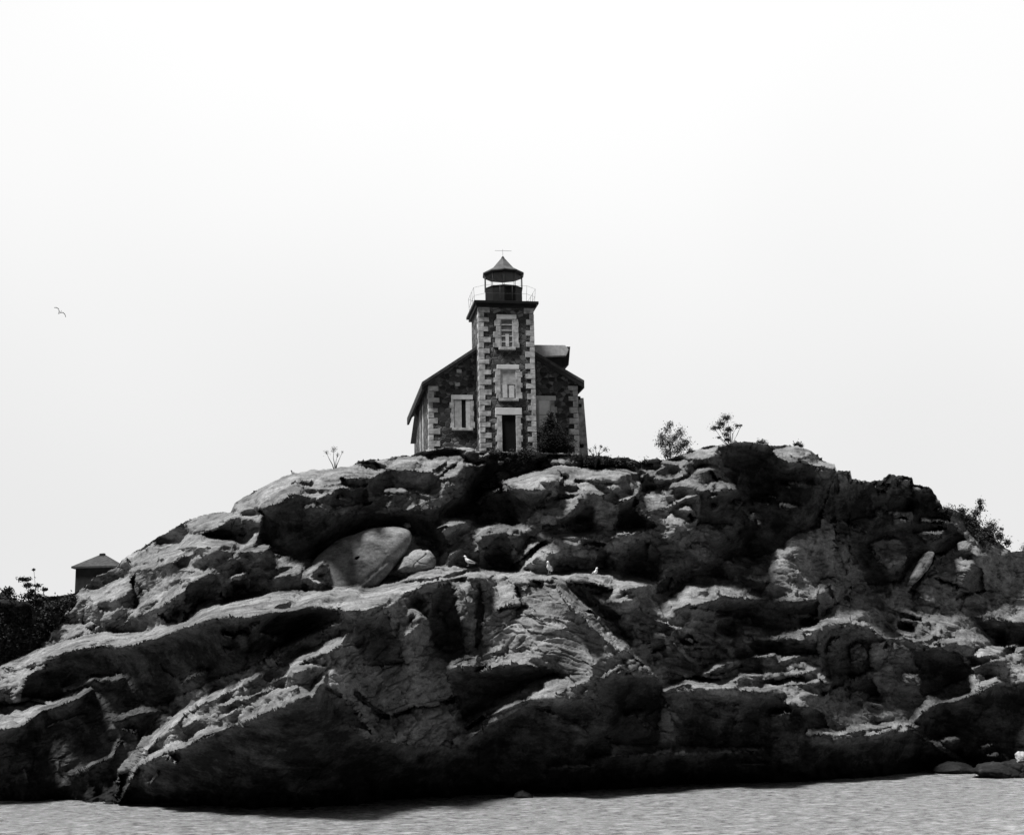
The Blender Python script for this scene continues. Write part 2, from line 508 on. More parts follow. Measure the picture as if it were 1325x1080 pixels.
S 4 5 1000,777 1015,775
S 2 4 1020,797 1060,798
S 6 7 1040,811 1055,810
S 3 3.4 1000,825 1022,820
S 5 5 880,835 950,837 1000,845
S 5 5.2 872,832 890,850 900,857 925,855
S 6 6.5 910,868 940,855 975,846 1000,845
P 3 2.6 960,853 990,851 1005,860 980,868 955,864
S 4 1 920,872 960,862
S 4 5 1010,855 1025,848 1048,848
S 5 6 860,890 890,882 930,885 960,872 985,873
S 6 5.5 900,888 950,886
S 3 .5 885,877 930,878
S 8 7 963,889 985,893
S 5 5 990,894 1010,885 1060,880
S 3 1 985,882 1040,876
S 4 5 1005,872 1040,870 1060,862
S 4 6 1000,925 1022,923
S 4 5 1038,896 1060,897
S 6 3 1015,905 1025,908
P 4 3.6 1060,800 1090,775 1140,780 1200,785 1240,790 1290,830 1310,850 1290,860 1240,845 1180,830 1120,800
P 5.2 3 1055,768 1062,750 1080,747 1088,765 1086,780 1070,772
P 3.8 3.4 1088,765 1110,755 1140,765 1180,772 1190,785 1110,785
S 4 1.5 1072,758 1078,772
P 5.2 5 1063,802 1085,782 1120,790 1130,805 1160,825 1150,828 1125,810 1075,805 1065,808
S 4 7 1064,801 1072,794
S 6 5.4 1125,797 1160,826
S 6 6.6 1165,816 1182,820
S 4 0 1165,807 1178,809
S 5 6.2 1185,828 1205,822
S 4 7 1210,830 1235,828
S 4 5 1160,798 1240,808
S 4 5.2 1170,790 1200,796
S 3 1.5 1150,788 1190,800
S 12 6.2 1266,845 1294,837
S 4 5.6 1250,866 1280,856 1300,850 1325,836
S 8 .3 1302,843 1312,841
P 1.3 1 1065,812 1130,812 1150,835 1125,850 1130,865 1060,900 1062,850
P 3.2 2.4 1075,830 1087,825 1086,847 1072,846
P 3.2 2.4 1100,838 1113,832 1119,850 1100,858
P 3 2.4 1125,830 1147,828 1141,848 1126,848
P .6 .4 1195,840 1240,845 1262,868 1220,892 1195,900 1180,845
P 3 2.4 1135,870 1150,847 1170,843 1190,865 1195,885 1180,910 1155,916 1140,900
S 7 4.4 1173,872 1182,874
S 8 5 1062,872 1072,882
S 4 4.4 1090,873 1110,882
P .2 .2 1085,883 1130,877 1137,900 1112,895
S 6 3.3 1090,903 1110,896
S 4 6 1118,910 1140,911
S 10 2.8 1105,920 1145,924
P 0 0 1180,938 1200,918 1290,885 1385,878 1385,985 1250,985 1215,960
S 9 3.6 1180,932 1200,912 1230,905 1260,895 1285,882
S 5 6 1268,886 1292,877
S 5 2.5 1292,878 1310,888
S 6 4.6 1048,947 1085,948 1130,940 1165,934
S 4 5 1125,951 1160,940
S 4 5.6 1172,935 1190,941
S 4 3.6 1215,958 1240,957
S 4 4.2 1268,966 1285,962
S 4 4 1275,976 1288,976
S 6 3.8 1235,985 1255,989
S 4 2.4 925,968 985,968
S 4 2.4 960,988 995,990
S 3 3.5 372,1033 388,1030
S 3 3.5 405,1027 412,1027
"""
U0, U1, V0, V1 = -60, 1385, 540, 1090
NU, NV = U1 - U0 + 1, V1 - V0 + 1
UU, VV = np.meshgrid(np.arange(U0, U1 + 1, dtype=float), np.arange(V0, V1 + 1, dtype=float))
# wobble so traced edges are not ruler straight
WU = UU + 3.0 * fbm(UU / 22, VV / 16, UU * 0 + 3, 3, 11)
WV = VV + 2.6 * fbm(UU / 20, VV / 14, UU * 0 + 7, 3, 12)

def inpoly(poly, X, Y):
    ins = np.zeros(X.shape, bool); n = len(poly)
    for i in range(n):
        x0, y0 = poly[i]; x1, y1 = poly[(i + 1) % n]
        if y0 == y1: continue
        c = ((y0 > Y) != (y1 > Y)) & (X < (x1 - x0) * (Y - y0) / (y1 - y0) + x0)
        ins ^= c
    return ins

def win(poly, pad):
    xs = [p[0] for p in poly]; ys = [p[1] for p in poly]
    a = max(0, int(min(xs) - pad - U0)); b = min(NU, int(max(xs) + pad - U0) + 1)
    c = max(0, int(min(ys) - pad - V0)); d = min(NV, int(max(ys) + pad - V0) + 1)
    return slice(c, d), slice(a, b)

def blur(a, n):
    k = np.exp(-np.linspace(-2, 2, n) ** 2); k /= k.sum()
    a = np.apply_along_axis(lambda r: np.convolve(np.pad(r, n // 2, mode='edge'), k, 'valid'), 0, a)
    return np.apply_along_axis(lambda r: np.convolve(np.pad(r, n // 2, mode='edge'), k, 'valid'), 1, a)
T = np.full(UU.shape, 2.6); GRV = np.zeros(UU.shape)
for line in FEAT.strip().splitlines():
    k, a, b_, rest = line.split(' ', 3)
    a = float(a); b_ = float(b_); pl = pp(rest)
    if k == 'P':
        w = win(pl, 8); X, Y = WU[w], WV[w]
        m_ = inpoly(pl, X, Y)
        if not m_.any(): continue
        top = np.where(m_, Y, 1e9).min(0); bot = np.where(m_, Y, -1e9).max(0)
        f = np.clip((Y - top) / np.maximum(bot - top, 3), 0, 1)
        T[w] = np.where(m_, a + (b_ - a) * f, T[w])
    else:
        w = win(pl, a + 8); X, Y = WU[w], WV[w]
        d = np.full(X.shape, 1e9)
        for i in range(len(pl) - 1):
            x0, y0 = pl[i]; x1, y1 = pl[i + 1]
            L2 = (x1 - x0) ** 2 + (y1 - y0) ** 2
            t = np.clip(((X - x0) * (x1 - x0) + (Y - y0) * (y1 - y0)) / L2, 0, 1)
            d = np.minimum(d, np.hypot(X - x0 - t * (x1 - x0), Y - y0 - t * (y1 - y0)))
        q = np.clip((a / 2 + .8 - d) / 1.4, 0, 1)
        T[w] = T[w] * (1 - q) + b_ * q
        if b_ <= 1.2 and a <= 6: GRV[w] = np.maximum(GRV[w], np.exp(-(d / (a * .55)) ** 2) * (1.3 - b_))
# dark base band just above and below the water
wl = np.interp(np.arange(U0, U1 + 1), [p[0] for p in WAT], [p[1] for p in WAT])
sl = np.interp(np.arange(U0, U1 + 1), [p[0] for p in SKY], [p[1] for p in SKY])
us = np.arange(U0, U1 + 1)
sl = sl + 1.3 * fbm(us / 9., us * 0, us * 0 + 2, 3, 44) 
T = np.where(VV > wl[None, :], 1.2, T)
T = np.where(VV < sl[None, :], 4.0, T)
strat = np.where(UU < 620, -.45, .30)
sx = UU + strat * 0; sy = VV - np.where(UU < 620, -.45, .22) * UU
_w1 = .45 * fbm(UU / 30, VV / 24, UU * 0, 3, 77); _w2 = .35 * fbm(UU / 12, VV / 10, UU * 0, 2, 78)
_a, _b, _c = worley(UU / 46 + _w1, sy / 20 + _w1, UU * 0 + .5, 61)
_d, _e, _f = worley(UU / 19 + _w2, sy / 8.5 - _w2, UU * 0 + .5, 66)
_c2 = (_c * 7.31) % 1.0; _f2 = (_f * 5.77) % 1.0
tn = .30 * fbm(UU / 26, sy / 6, UU * 0 + 1.5, 4, 5, .6) + (_c - .5) * 1.1 + (_f - .5) * .9
amp = 1.0 + 2.2 * np.clip((T - .4) / 3, 0, 1) * np.clip((8 - T) / 3.5, .15, 1)
SM = np.zeros(UU.shape)      # broad smooth faces
for rest in ("622,752 640,742 700,752 722,762 745,800 760,830 770,868 745,882 730,870 700,850 660,840 625,840", "425,880 470,850 530,860 560,830 585,870 592,900 560,912 530,920 510,925 480,905 440,898",
             "507,950 515,930 540,922 580,912 600,940 570,962 530,962", "1185,770 1200,745 1220,722 1245,718 1265,730 1262,755 1225,785", "1135,870 1150,847 1170,843 1195,885 1180,910 1155,916 1140,900",
             "585,752 610,750 615,790 610,815 603,815 595,780", "620,920 650,900 700,878 737,882 730,895 685,905 625,930 575,967 590,945", "710,745 730,750 790,810 810,838 780,825 725,770",
             "298,664 315,642 370,612 455,600 497,612 400,630 345,655", "150,1030 290,948 400,905 440,930 490,970 560,1000 560,1040 150,1045"):
    SM = np.maximum(SM, inpoly(pp(rest), WU, WV))
SM = blur(SM, 7)
T2 = T + tn * amp * (0.78 - .6 * SM)
yp = (540 - VV) / F; yy = CT - yp * ST
dz = (ST + yp * CT) / yy
# recession of the surface per pixel going up: negative under an overhang, large on a ledge lying back
Lup = np.interp(T2, [-2, 0, 1, 2, 3, 4, 5, 6, 7, 9], [-.0021, -.0016, -.0010, -.0004, .0004, .0015, .0034, .0060, .011, .015])
Lup = Lup - .7 * (1 - .8 * SM) * (blur(Lup, 141) - .0003)
q_v = -Lup                       # d lnS / dv (v grows downward)
q_u = (1.5 * (_c2 - .5) + 1.3 * (_f2 - .5)) / F * np.clip((6.5 - T) / 3, .3, 1)     # each block turned a little its own way

# screened Poisson (cosine basis)
WUw, WVw, LAM = .35, 1.0, 1e-5
sd = np.interp(us, [-60, 120, 300, 430, 560, 760, 870, 950, 1100, 1200, 1385], [74, 77, 70, 70, 72, 72, 72, 71, 75, 80, 92])
wd = H / -ray(us, wl)[1]; print('shore', wd[::120])
fr = np.clip((wl[None] - VV) / (wl - sl)[None], 0, 1)
L0 = np.log(wd)[None] + (np.log(sd) - np.log(wd))[None] * (.5 * fr + .5 * fr ** 2)
gu = np.zeros_like(T); gv = np.zeros_like(T)
gu[:, :-1] = (q_u[:, :-1] + q_u[:, 1:]) / 2; gv[:-1] = (q_v[:-1] + q_v[1:]) / 2
div = WUw * (gu - np.concatenate([np.zeros((NV, 1)), gu[:, :-1]], 1)) + WVw * (gv - np.concatenate([np.zeros((1, NU)), gv[:-1]], 0))
_in = (VV > sl[None]) & (VV < wl[None]); print('mean slope', (Lup * _in).sum() / _in.sum(), 'needed', ((np.log(sd) - np.log(wd)) / (wl - sl)).mean())
rhs = -div + LAM * L0
def dct2(a):
    b = np.concatenate([a, a[::-1]], 0); b = np.concatenate([b, b[:, ::-1]], 1)
    return b
B = np.fft.rfft2(dct2(rhs))
ky = 2 - 2 * np.cos(2 * np.pi * np.fft.fftfreq(2 * NV))[:, None]; kx = 2 - 2 * np.cos(2 * np.pi * np.fft.rfftfreq(2 * NU))[None]
Ls = np.fft.irfft2(B / (WUw * kx + WVw * ky + LAM), s=(2 * NV, 2 * NU))[:NV, :NU]
# pin to the shoreline and the summit depths (smoothly)
def smooth(a, n):
    k = np.exp(-np.linspace(-2, 2, n) ** 2); k /= k.sum()
    return np.convolve(np.pad(a, n // 2, mode='edge'), k, 'valid')[:len(a)]
iu = np.arange(NU)
wd = smooth(wd, 301)
rw = smooth(np.log(wd) - Ls[(np.round(wl) - V0).astype(int), iu], 61)
rs = smooth(np.log(sd) - Ls[(np.round(sl) - V0).astype(int), iu], 121)
fr2 = (wl[None] - VV) / (wl - sl)[None]; fr2 = np.clip(fr2, -.2, 1)
Ls = Ls + rw[None] * (1 - fr2) + rs[None] * fr2
Ls = Ls + .006 * GRV          # open joints
Ls = Ls + (.022 * fbm(UU / 30, UU * 0, UU * 0 + 2, 3, 101) + .012 * fbm(UU / 8, VV / 12, UU * 0 + 2, 2, 102)) * np.exp(-np.clip(wl[None] + 6 - VV, 0, None) / 22.)      # ragged shoreline
_off = np.interp(T + .35 * tn, [0, .9, 1.7, 2.6, 4.2, 5.5], [.016, .013, .005, 0, -.004, -.006])
Ls = Ls + blur(_off, 3) - blur(_off, 141) * .7      # blocks stand out of, hollows sink into, the face
_g, _h, _i = worley(WU / 60 + .35 * fbm(UU / 35, VV / 35, UU * 0, 3, 79), (WV - np.where(UU < 620, -.45, .22) * UU) / 30, UU * 0 + .5, 91)
Ls = Ls + .0012 * np.clip(1 - (_h - _g) / .05, 0, 1) * np.clip((5.5 - T) / 3, 0, 1) * (fbm(UU / 60, VV / 60, UU * 0, 2, 95) > .05) + .004 * (_i - .5) * np.clip((5 - T) / 2, 0, 1)
# shade painted into the colour of the broad dark faces, with black lichen and seepage, broken by the fresh ledges inside them
SHD = .48 * blur((T < 1.7).astype(float), 61)

def samp(A, u, v):
    x = np.clip(u - U0, 0, NU - 1.001); y = np.clip(v - V0, 0, NV - 1.001)
    xi = x.astype(int); yi = y.astype(int); xf = x - xi; yf = y - yi
    return (A[yi, xi] * (1 - xf) + A[yi, xi + 1] * xf) * (1 - yf) + (A[yi + 1, xi] * (1 - xf) + A[yi + 1, xi + 1] * xf) * yf

def depth(u, v): return float(np.exp(samp(Ls, np.array([float(u)]), np.array([float(v)])))[0])

NC, NR, NB = 1110, 430, 46
cu = np.linspace(U0, U1, NC)
cw = np.interp(cu, us, wl) + 42; cs = np.interp(cu, us, sl)
fk = np.linspace(0, 1, NR)
GU = np.repeat(cu[None], NR, 0); GV = cw[None] + (cs - cw)[None] * fk[:, None]
S = np.exp(samp(Ls, GU, GV)); 
_dx, _dz = ray(GU, GV)
PX = S * _dx; PY = S; PZ = H + S * _dz
tone = samp(T2, GU, GV); shd = samp(SHD, GU, GV)
# back of the hill, out of sight from the boat
tb = np.linspace(0, 1, NB + 1)[1:] ** 1.7 * 70
BY = PY[-1][None] + tb[:, None]; BX = PX[-1][None] * (1 + .15 * tb[:, None] / 70)
drop = .03 * tb + np.where(tb > 15, (tb - 15) * .55, 0)
side = np.clip((np.abs(PX[-1]) - 8) / 10, 0, 1)[None]
BZ = np.maximum(PZ[-1][None] - drop[:, None] - side * .10 * tb[:, None], -2.5)
PX = np.vstack([PX, BX]); PY = np.vstack([PY, BY]); PZ = np.vstack([PZ, BZ])
shd = np.vstack([shd, np.zeros((NB, NC))]); tone = np.vstack([tone, np.full((NB, NC), 4.)])
NT = NR + NB
def normals(X, Y, Z):
    a = np.stack(np.gradient(X, axis=1)), np.gradient(Y, axis=1), np.gradient(Z, axis=1)
    b = np.gradient(X, axis=0), np.gradient(Y, axis=0), np.gradient(Z, axis=0)
    n = np.stack([a[1] * b[2] - a[2] * b[1], a[2] * b[0] - a[0] * b[2], a[0] * b[1] - a[1] * b[0]])
    return n / np.maximum(np.sqrt((n ** 2).sum(0)), 1e-9)
nn = normals(PX, PY, PZ)
# rotate into bedding coordinates: left half dips left, right half dips right
dipa = np.radians(np.interp(PX, [-15, 0, 4, 20], [24, 20, -10, -14]))
bx = PX * np.cos(dipa) + PZ * np.sin(dipa); bz = -PX * np.sin(dipa) + PZ * np.cos(dipa)
wob = .25 * fbm(PX * .8, PY * .8, PZ * .8, 3, 21)
f1, f2, cid = worley(bx * .55 + wob, PY * .55, bz * 1.5 + wob, 31)
g1, g2, cid2 = worley(bx * 1.7 + wob * 2, PY * 1.7, bz * 4.0 + wob * 2, 41)
rough = .25 + .75 * np.clip(1 - np.abs(tone - 3.2) / 3.2, 0, 1)
disp = .15 * fbm(PX * .5, PY * .5, PZ * .5, 3, 50) * .5
disp += (cid - .5) * .20 * rough - .16 * np.clip(1 - (f2 - f1) / .07, 0, 1) * rough
h1, h2, cid3 = worley(bx * 4.2 + wob * 3, PY * 4.2, bz * 8 + wob * 3, 51)
disp += (cid3 - .5) * .014 * rough - .012 * np.clip(1 - (h2 - h1) / .12, 0, 1) * rough
disp += (cid2 - .5) * .11 * rough - .08 * np.clip(1 - (g2 - g1) / .10, 0, 1) * rough
disp += .018 * fbm(bx * 1.8, PY * 1.8, bz * 4.5, 4, 60, .6) * (.3 + rough)
disp += .012 * fbm(PX * 8, PY * 8, PZ * 8, 2, 70)
fade = np.ones(NT)[:, None] * np.ones(NC)[None]
fade[NR - 6:NR + 3] = .45
PX = PX + nn[0] * disp * fade; PY = PY + nn[1] * disp * fade; PZ = PZ + nn[2] * disp * fade

def grid_mesh(name, X, Y, Z, m, attrs={}):
    r, c = X.shape
    me = bpy.data.meshes.new(name)
    co = np.stack([X, Y, Z], -1).reshape(-1).astype(np.float32)
    me.vertices.add(r * c); me.vertices.foreach_set('co', co)
    i = np.arange(r * c).reshape(r, c)
    q = np.stack([i[:-1, :-1], i[:-1, 1:], i[1:, 1:], i[1:, :-1]], -1).reshape(-1)
    n = (r - 1) * (c - 1)
    me.loops.add(n * 4); me.loops.foreach_set('vertex_index', q.astype(np.int32))
    me.polygons.add(n); me.polygons.foreach_set('loop_start', np.arange(0, n * 4, 4, dtype=np.int32))
    me.polygons.foreach_set('loop_total', np.full(n, 4, dtype=np.int32))
    me.polygons.foreach_set('use_smooth', np.ones(n, dtype=bool))
    for k, A in attrs.items():
        a = me.attributes.new(k, 'FLOAT', 'POINT'); a.data.foreach_set('value', A.reshape(-1).astype(np.float32))
    me.materials.append(m); me.update(calc_edges=True); me.validate()
    o = bpy.data.objects.new(name, me); COL.objects.link(o); return o

_rx, _rz = PX / PY, (PZ - H) / PY
def surf(u, v):          # nearest point of the rock seen through a pixel
    a_, b_ = ray(u, v); d = np.hypot(_rx - a_, _rz - b_); k = d < 1.6 / F
    y = np.where(k, PY, 1e9); i = np.unravel_index(np.argmin(y), y.shape)
    return float(PY[i]) if k.any() else depth(u, v)
hill = grid_mesh('rocky_hill', PX, PY, PZ, M['rock'], {'shade_stain': shd})
tag(hill, 'steep fractured granite island rising from the water to the lighthouse', kind='structure')

# ------------------------------------------------------------------ loose boulders: traced outline, own thickness
def boulder(name, outline, s, thick, label, group=None, cat='boulder', lean=.25, rough=1.0, seed=1, pw=2.2, matn='boulder', shade_stain=0., flat=None):
    pl = pp(outline); cxp = sum(p[0] for p in pl) / len(pl); cyp = sum(p[1] for p in pl) / len(pl)
    c3 = at(cxp, cyp, s)
    P2 = [at(u, v, s) - c3 for u, v in pl]
    # resample outline
    n = 110; seg = [(P2[(i + 1) % len(P2)] - P2[i]).length for i in range(len(P2))]; tot = sum(seg); out = []
    for k in range(n):
        d = tot * k / n; i = 0
        while d > seg[i]: d -= seg[i]; i += 1
        out.append(P2[i].lerp(P2[(i + 1) % len(P2)], d / seg[i]))
    ox = np.array([p.x for p in out]); oz = np.array([p.z for p in out])
    for _ in range(4):
        ox = (np.roll(ox, 1) + 2 * ox + np.roll(ox, -1)) / 4; oz = (np.roll(oz, 1) + 2 * oz + np.roll(oz, -1)) / 4
    K = 44; t = np.linspace(0.02, math.pi - .02, K)
    rr = np.abs(np.sin(t)) ** (2 / pw); dd = np.sign(np.cos(t)) * np.abs(np.cos(t)) ** (2 / pw)
    zs = oz.max() - oz.min()
    X = rr[:, None] * ox[None]; Z = rr[:, None] * oz[None]; Y = -dd[:, None] * thick * .5 + lean * Z
    X = np.hstack([X, X[:, :1]]); Y = np.hstack([Y, Y[:, :1]]); Z = np.hstack([Z, Z[:, :1]])
    n3 = normals(X, Y, Z)
    sc = 1 / max(zs, .4)
    d = .05 * zs * rough * fbm(X * sc * 2 + seed * 9, Y * sc * 2, Z * sc * 2, 4, seed, .55)
    a1, a2, ci = worley(X * sc * 1.6 + seed, Y * sc * 1.6, Z * sc * 2, seed + 5)
    d += .05 * zs * rough * (ci - .5) - .03 * zs * rough * np.clip(1 - (a2 - a1) / .08, 0, 1)
    d[:, -1] = d[:, 0]
    n3[:, :, -1] = n3[:, :, 0]
    X = X + n3[0] * d; Y = Y + n3[1] * d; Z = Z + n3[2] * d
    o = grid_mesh(name, X, Y, Z, M[matn], {'shade_stain': np.full(X.shape, shade_stain)})
    o.location = c3
    return tag(o, label, cat, group)

boulder('boulder', "400,768 398,748 402,733 416,714 440,697 480,682 512,679 530,684 533,696 524,715 506,740 480,772 440,785", depth(470, 742) - 1.0, 2.6, 'large smooth rounded boulder with dark water streaks behind the long pale ledge', lean=.45, rough=.35, seed=3, pw=2.6)
boulder('boulder', "512,740 522,722 538,712 556,711 563,722 561,736 540,744", depth(540, 738) + .2, 1.5, 'small pale rounded stone leaning against the right side of the large smooth boulder', lean=.25, rough=1.3, seed=5, pw=2.8)
boulder('boulder', "521,680 524,676 530,676 532,681 527,684", depth(527, 684) - .4, .4, 'tiny pale stone lying on top of the large smooth boulder', seed=6)
boulder('boulder', "1240,702 1250,699 1257,702 1256,712 1249,719 1241,712", depth(1248, 716) - .5, 1.0, 'small pale stone perched below the leafy shrub at the right skyline', lean=.3, seed=8)
boulder('rock_slab', "1170,756 1180,740 1196,717 1204,711 1211,714 1206,726 1190,748 1178,758", depth(1190, 740) - .8, .8, 'narrow stone slab leaning at a steep angle beside the big cracked block', cat='slab', lean=.3, rough=.6, seed=9, pw=3)
SF = H / -ray(1320, 1004)[1]
boulder('rock_slab', "1252,997 1264,992 1272,991 1284,987 1300,987 1316,984 1340,986 1352,983 1375,990 1384,1003 1350,1009 1325,1008 1300,1008 1272,1003", SF, 2.4, 'low flat shore rock standing in the water at the right edge of the picture', cat='shore rock', lean=.7, rough=2.6, seed=12, pw=3)
boulder('boulder', "1314,980 1313,975 1318,971 1325,972 1328,978 1325,986 1316,986", SF - .3, .4, 'bright white stone lying on the low flat shore rock', seed=13, matn='quoin')

for i, (ol, s_, l_) in enumerate([
    ("205,1040 215,1034 228,1035 236,1031 250,1030 262,1034 268,1041", 3.0, 'low wet rock awash at the shore below the long diagonal ridge'),
    ("370,1036 380,1031 392,1030 398,1034 390,1038 376,1039", 1.6, 'small pale rock breaking the water under the big black face'),
    ("403,1031 408,1027 416,1028 418,1032 410,1034", .8, 'tiny pale stone just right of the small shore rock under the black face'),
    ("664,1030 668,1024 676,1021 686,1026 690,1031 676,1033", 1.5, 'small light-edged rock at the waterline near the middle of the island'),
    ("1205,998 1212,990 1228,985 1246,986 1258,992 1256,999 1230,1001", 2.5, 'low grey shore rock left of the flat rock at the right waterline')]):
    pc = pp(ol); ub = sum(p[0] for p in pc) / len(pc); vb = max(p[1] for p in pc) - 2
    boulder('boulder', ol, H / -ray(ub, vb)[1], s_, l_, 'small rocks along the shore', seed=40 + i, lean=.6, rough=1.6)

# ------------------------------------------------------------------ water
wx = np.sinh(np.linspace(-3.6, 3.6, 620)) / math.sinh(3.6) * 900
wy = np.concatenate([np.linspace(-120, 16, 40)[:-1], np.linspace(16, 80, 760), np.geomspace(80.5, 4000, 90)])
WX, WY = np.meshgrid(wx, wy)
wz = .06 * fbm(WX * .5, WY * 1.4, WX * 0, 3, 80) + .06 * fbm(WX * 1.6 + WY * .5, WY * 4, WX * 0, 3, 90)
wz *= np.clip(1 - np.abs(WY - 45) / 60, 0, 1)
m, nt, b = mat('lake_water')
L = nt.links.new
geo = N(nt, 'ShaderNodeNewGeometry'); mp = N(nt, 'ShaderNodeMapping'); mp.inputs['Scale'].default_value = (1.1, 2.0, 1); L(geo.outputs['Position'], mp.inputs[0])
n1 = N(nt, 'ShaderNodeTexNoise', Scale=1.6, Detail=8.0, Roughness=.72); L(mp.outputs[0], n1.inputs['Vector'])
bp = N(nt, 'ShaderNodeBump', Strength=1.0, Distance=.3); L(n1.outputs[0], bp.inputs['Height']); L(bp.outputs[0], b.inputs['Normal'])
r = ramp(nt, n1.outputs[0], [(.36, .10), (.5, .30), (.64, .52)])
L(r.outputs[0], b.inputs['Base Color'])
b.inputs['Roughness'].default_value = .22; b.inputs['IOR'].default_value = 1.5; b.inputs['Specular IOR Level'].default_value = .8
M['water'] = m
tag(grid_mesh('water', WX, WY, wz, m), 'pale rippled lake water in front of the island', kind='structure')
bed = MB(); bed.add([(-900, -120, -2.6), (900, -120, -2.6), (900, 4000, -2.6), (-900, 4000, -2.6)], [(0, 1, 2, 3)])
tag(bed.build('lake_bed', M['rock']), 'lake bed under the water', kind='structure')

# ------------------------------------------------------------------ lighthouse: keeper's house with a square tower in its front gable
YAW = R(9)
SH = 74.0
O3 = at(656, 583, SH); ZB = O3.z
light = empty('lighthouse', O3, YAW, label='stone lighthouse with square quoined tower and keepers house on the summit of the rock', cat='lighthouse')
cy_, sy_ = math.cos(YAW), math.sin(YAW)
def hl(u, v, Y):
    dx, dz_ = ray(u, v)
    ox, oy, oz = -O3.x, -O3.y, H - O3.z
    lx0 = ox * cy_ + oy * sy_; ly0 = -ox * sy_ + oy * cy_
    ldx = dx * cy_ + 1 * sy_; ldy = -dx * sy_ + 1 * cy_
    t = (Y - ly0) / ldy
    return lx0 + t * ldx, oz + t * dz_
def ppx(name, poly, Y, th, m, parent=light, bevel=0):       # plate traced on the plane Y, th thick towards the viewer
    mb = MB(); mb.prism([hl(u, v, Y) for u, v in poly], Y - th, Y); return mb.build(name, m, parent, bevel)
TY = 0.0; TB = 3.0; GY = 1.35
tx0, _ = hl(620.5, 490, TY); tx1, _ = hl(692, 490, TY); _, tz1 = hl(656, 396, TY)
tw = MB(); tw.box(tx0, tx1, TY, TY + TB, -2, tz1); twr = tw.build('tower', M['rubble'], light)
# gable wall and house body
rxg, rzg = hl(647, 431, GY)
hx0, _ = hl(555, 540, GY); hx1, _ = hl(748, 540, GY)
exl, ezl = hl(546, 494, GY - .45); exr, ezr = hl(756, 492, GY - .45)
rx, rz = hl(647, 428, GY - .45)
def roof_z(x): return rz - .16 + (ezl - rz) * (rx - x) / (rx - exl) if x < rx else rz - .16 + (ezr - rz) * (x - rx) / (exr - rx)
HD = 9.5
hb = MB(); hb.prism([(hx0, -2), (hx1, -2), (hx1, roof_z(hx1)), (rx, roof_z(rx)), (hx0, roof_z(hx0))], GY, GY + HD)
house = hb.build('wall', M['rubble'], light)
rf = MB(); TK = .17
for (ax, az, bx_, bz_) in ((exl, ezl, rx, rz), (rx, rz, exr, ezr)):
    rf.prism([(ax, az - TK), (bx_, bz_ - TK), (bx_, bz_), (ax, az)], GY - .45, GY + HD + .4)
roof = rf.build('roof', M['roof'], light)
for (ax, az, bx_, bz_, w_) in ((exl, ezl, rx, rz, .14), (rx, rz, exr, ezr, .26)):
    sf = MB(); sf.prism([(ax, az - TK - w_), (bx_, bz_ - TK - w_), (bx_, bz_ - TK - .003), (ax, az - TK - .003)], GY - .43, GY - .33)
    xe = ax if ax < rx - .5 else bx_; ze = az if ax < rx - .5 else bz_
    sf.box(min(xe, xe + (.12 if xe < rx else -.12)), max(xe, xe + (.12 if xe < rx else -.12)), GY - .32, GY + HD + .38, ze - TK - .26, ze - TK - .01)
    sf.build('bargeboard', M['soffit'], roof)
# quoins
def quoins(x, sgn, z0, z1, y, la, lb, hh, name_parent, side=True, k0=0):
    mb = MB(); z = z0; k = k0
    while z < z1 - .1:
        h_ = hh * rnd.uniform(.85, 1.15); l_ = (la if k % 2 else lb) * rnd.uniform(.85, 1.12)
        a = (x - .025 * sgn, x + sgn * l_); w2 = (lb if k % 2 else la) * rnd.uniform(.9, 1.1)
        mb.box(min(a), max(a), y - .035 - rnd.uniform(0, .015), y + (w2 if side else .1), z + .012, min(z + h_ - .012, z1), .008)
        z += h_; k += 1
    return mb.build('quoins', M['quoin'], name_parent, .012)
quoins(tx0, 1, -.4, tz1, TY, .30, .60, .30, twr); quoins(tx1, -1, -.4, tz1, TY, .22, .48, .30, twr, k0=1)
quoins(hx0, 1, -.8, roof_z(hx0) - .2, GY, .25, .55, .31, house); quoins(hx1, -1, -.8, roof_z(hx1) - .2, GY, .25, .55, .31, house)
# light dressed stones let into the side wall
for yy0 in (3.2, 4.9):
    mb = MB(); z = -.6
    while z < roof_z(hx0) - .8:
        mb.box(hx0 - .03, hx0 + .1, GY + yy0, GY + yy0 + rnd.uniform(.4, .8), z, z + .309); z += .31
    mb.build('window_jamb', M['quoin'], house)
# windows
def window(u0, u1, v0, v1, Y, kind, par, lint, sur, blocks=True):
    (x0, z1_), (x1, z0_) = hl(u0, v0, Y), hl(u1, v1, Y)
    w_ = MB(); w_.box(x0, x1, Y - .045, Y + .02, z0_, z1_); o = w_.build('window', kind, par)
    for sg, xx in ((-1, x0), (1, x1)):
        s_ = MB(); z = z0_; k = rnd.randint(0, 1)
        while z < z1_ - .05:
            h_ = .3 * rnd.uniform(.85, 1.15)
            l_ = sur * (1.35 if k % 2 else 1.0) * rnd.uniform(.85, 1.12)
            a = (xx, xx + sg * l_); s_.box(min(a), max(a), Y - .10 - rnd.uniform(0, .012), Y + .02, z + .001, min(z + h_, z1_), .007)
            z += h_; k += 1
        s_.build('surround', M['quoin'], o, .012)
    if lint:
        l_ = MB(); l_.box(x0 - lint, x1 + lint, Y - .12, Y + .02, z1_ + .003, z1_ + .25); l_.build('lintel', M['lintel'], o, .015)
        l_ = MB(); l_.box(x0 - .12, x1 + .12, Y - .16, Y + .02, z0_ - .14, z0_ - .003); l_.build('sill', M['quoin'], o, .015)
    return o, x0, x1, z0_, z1_
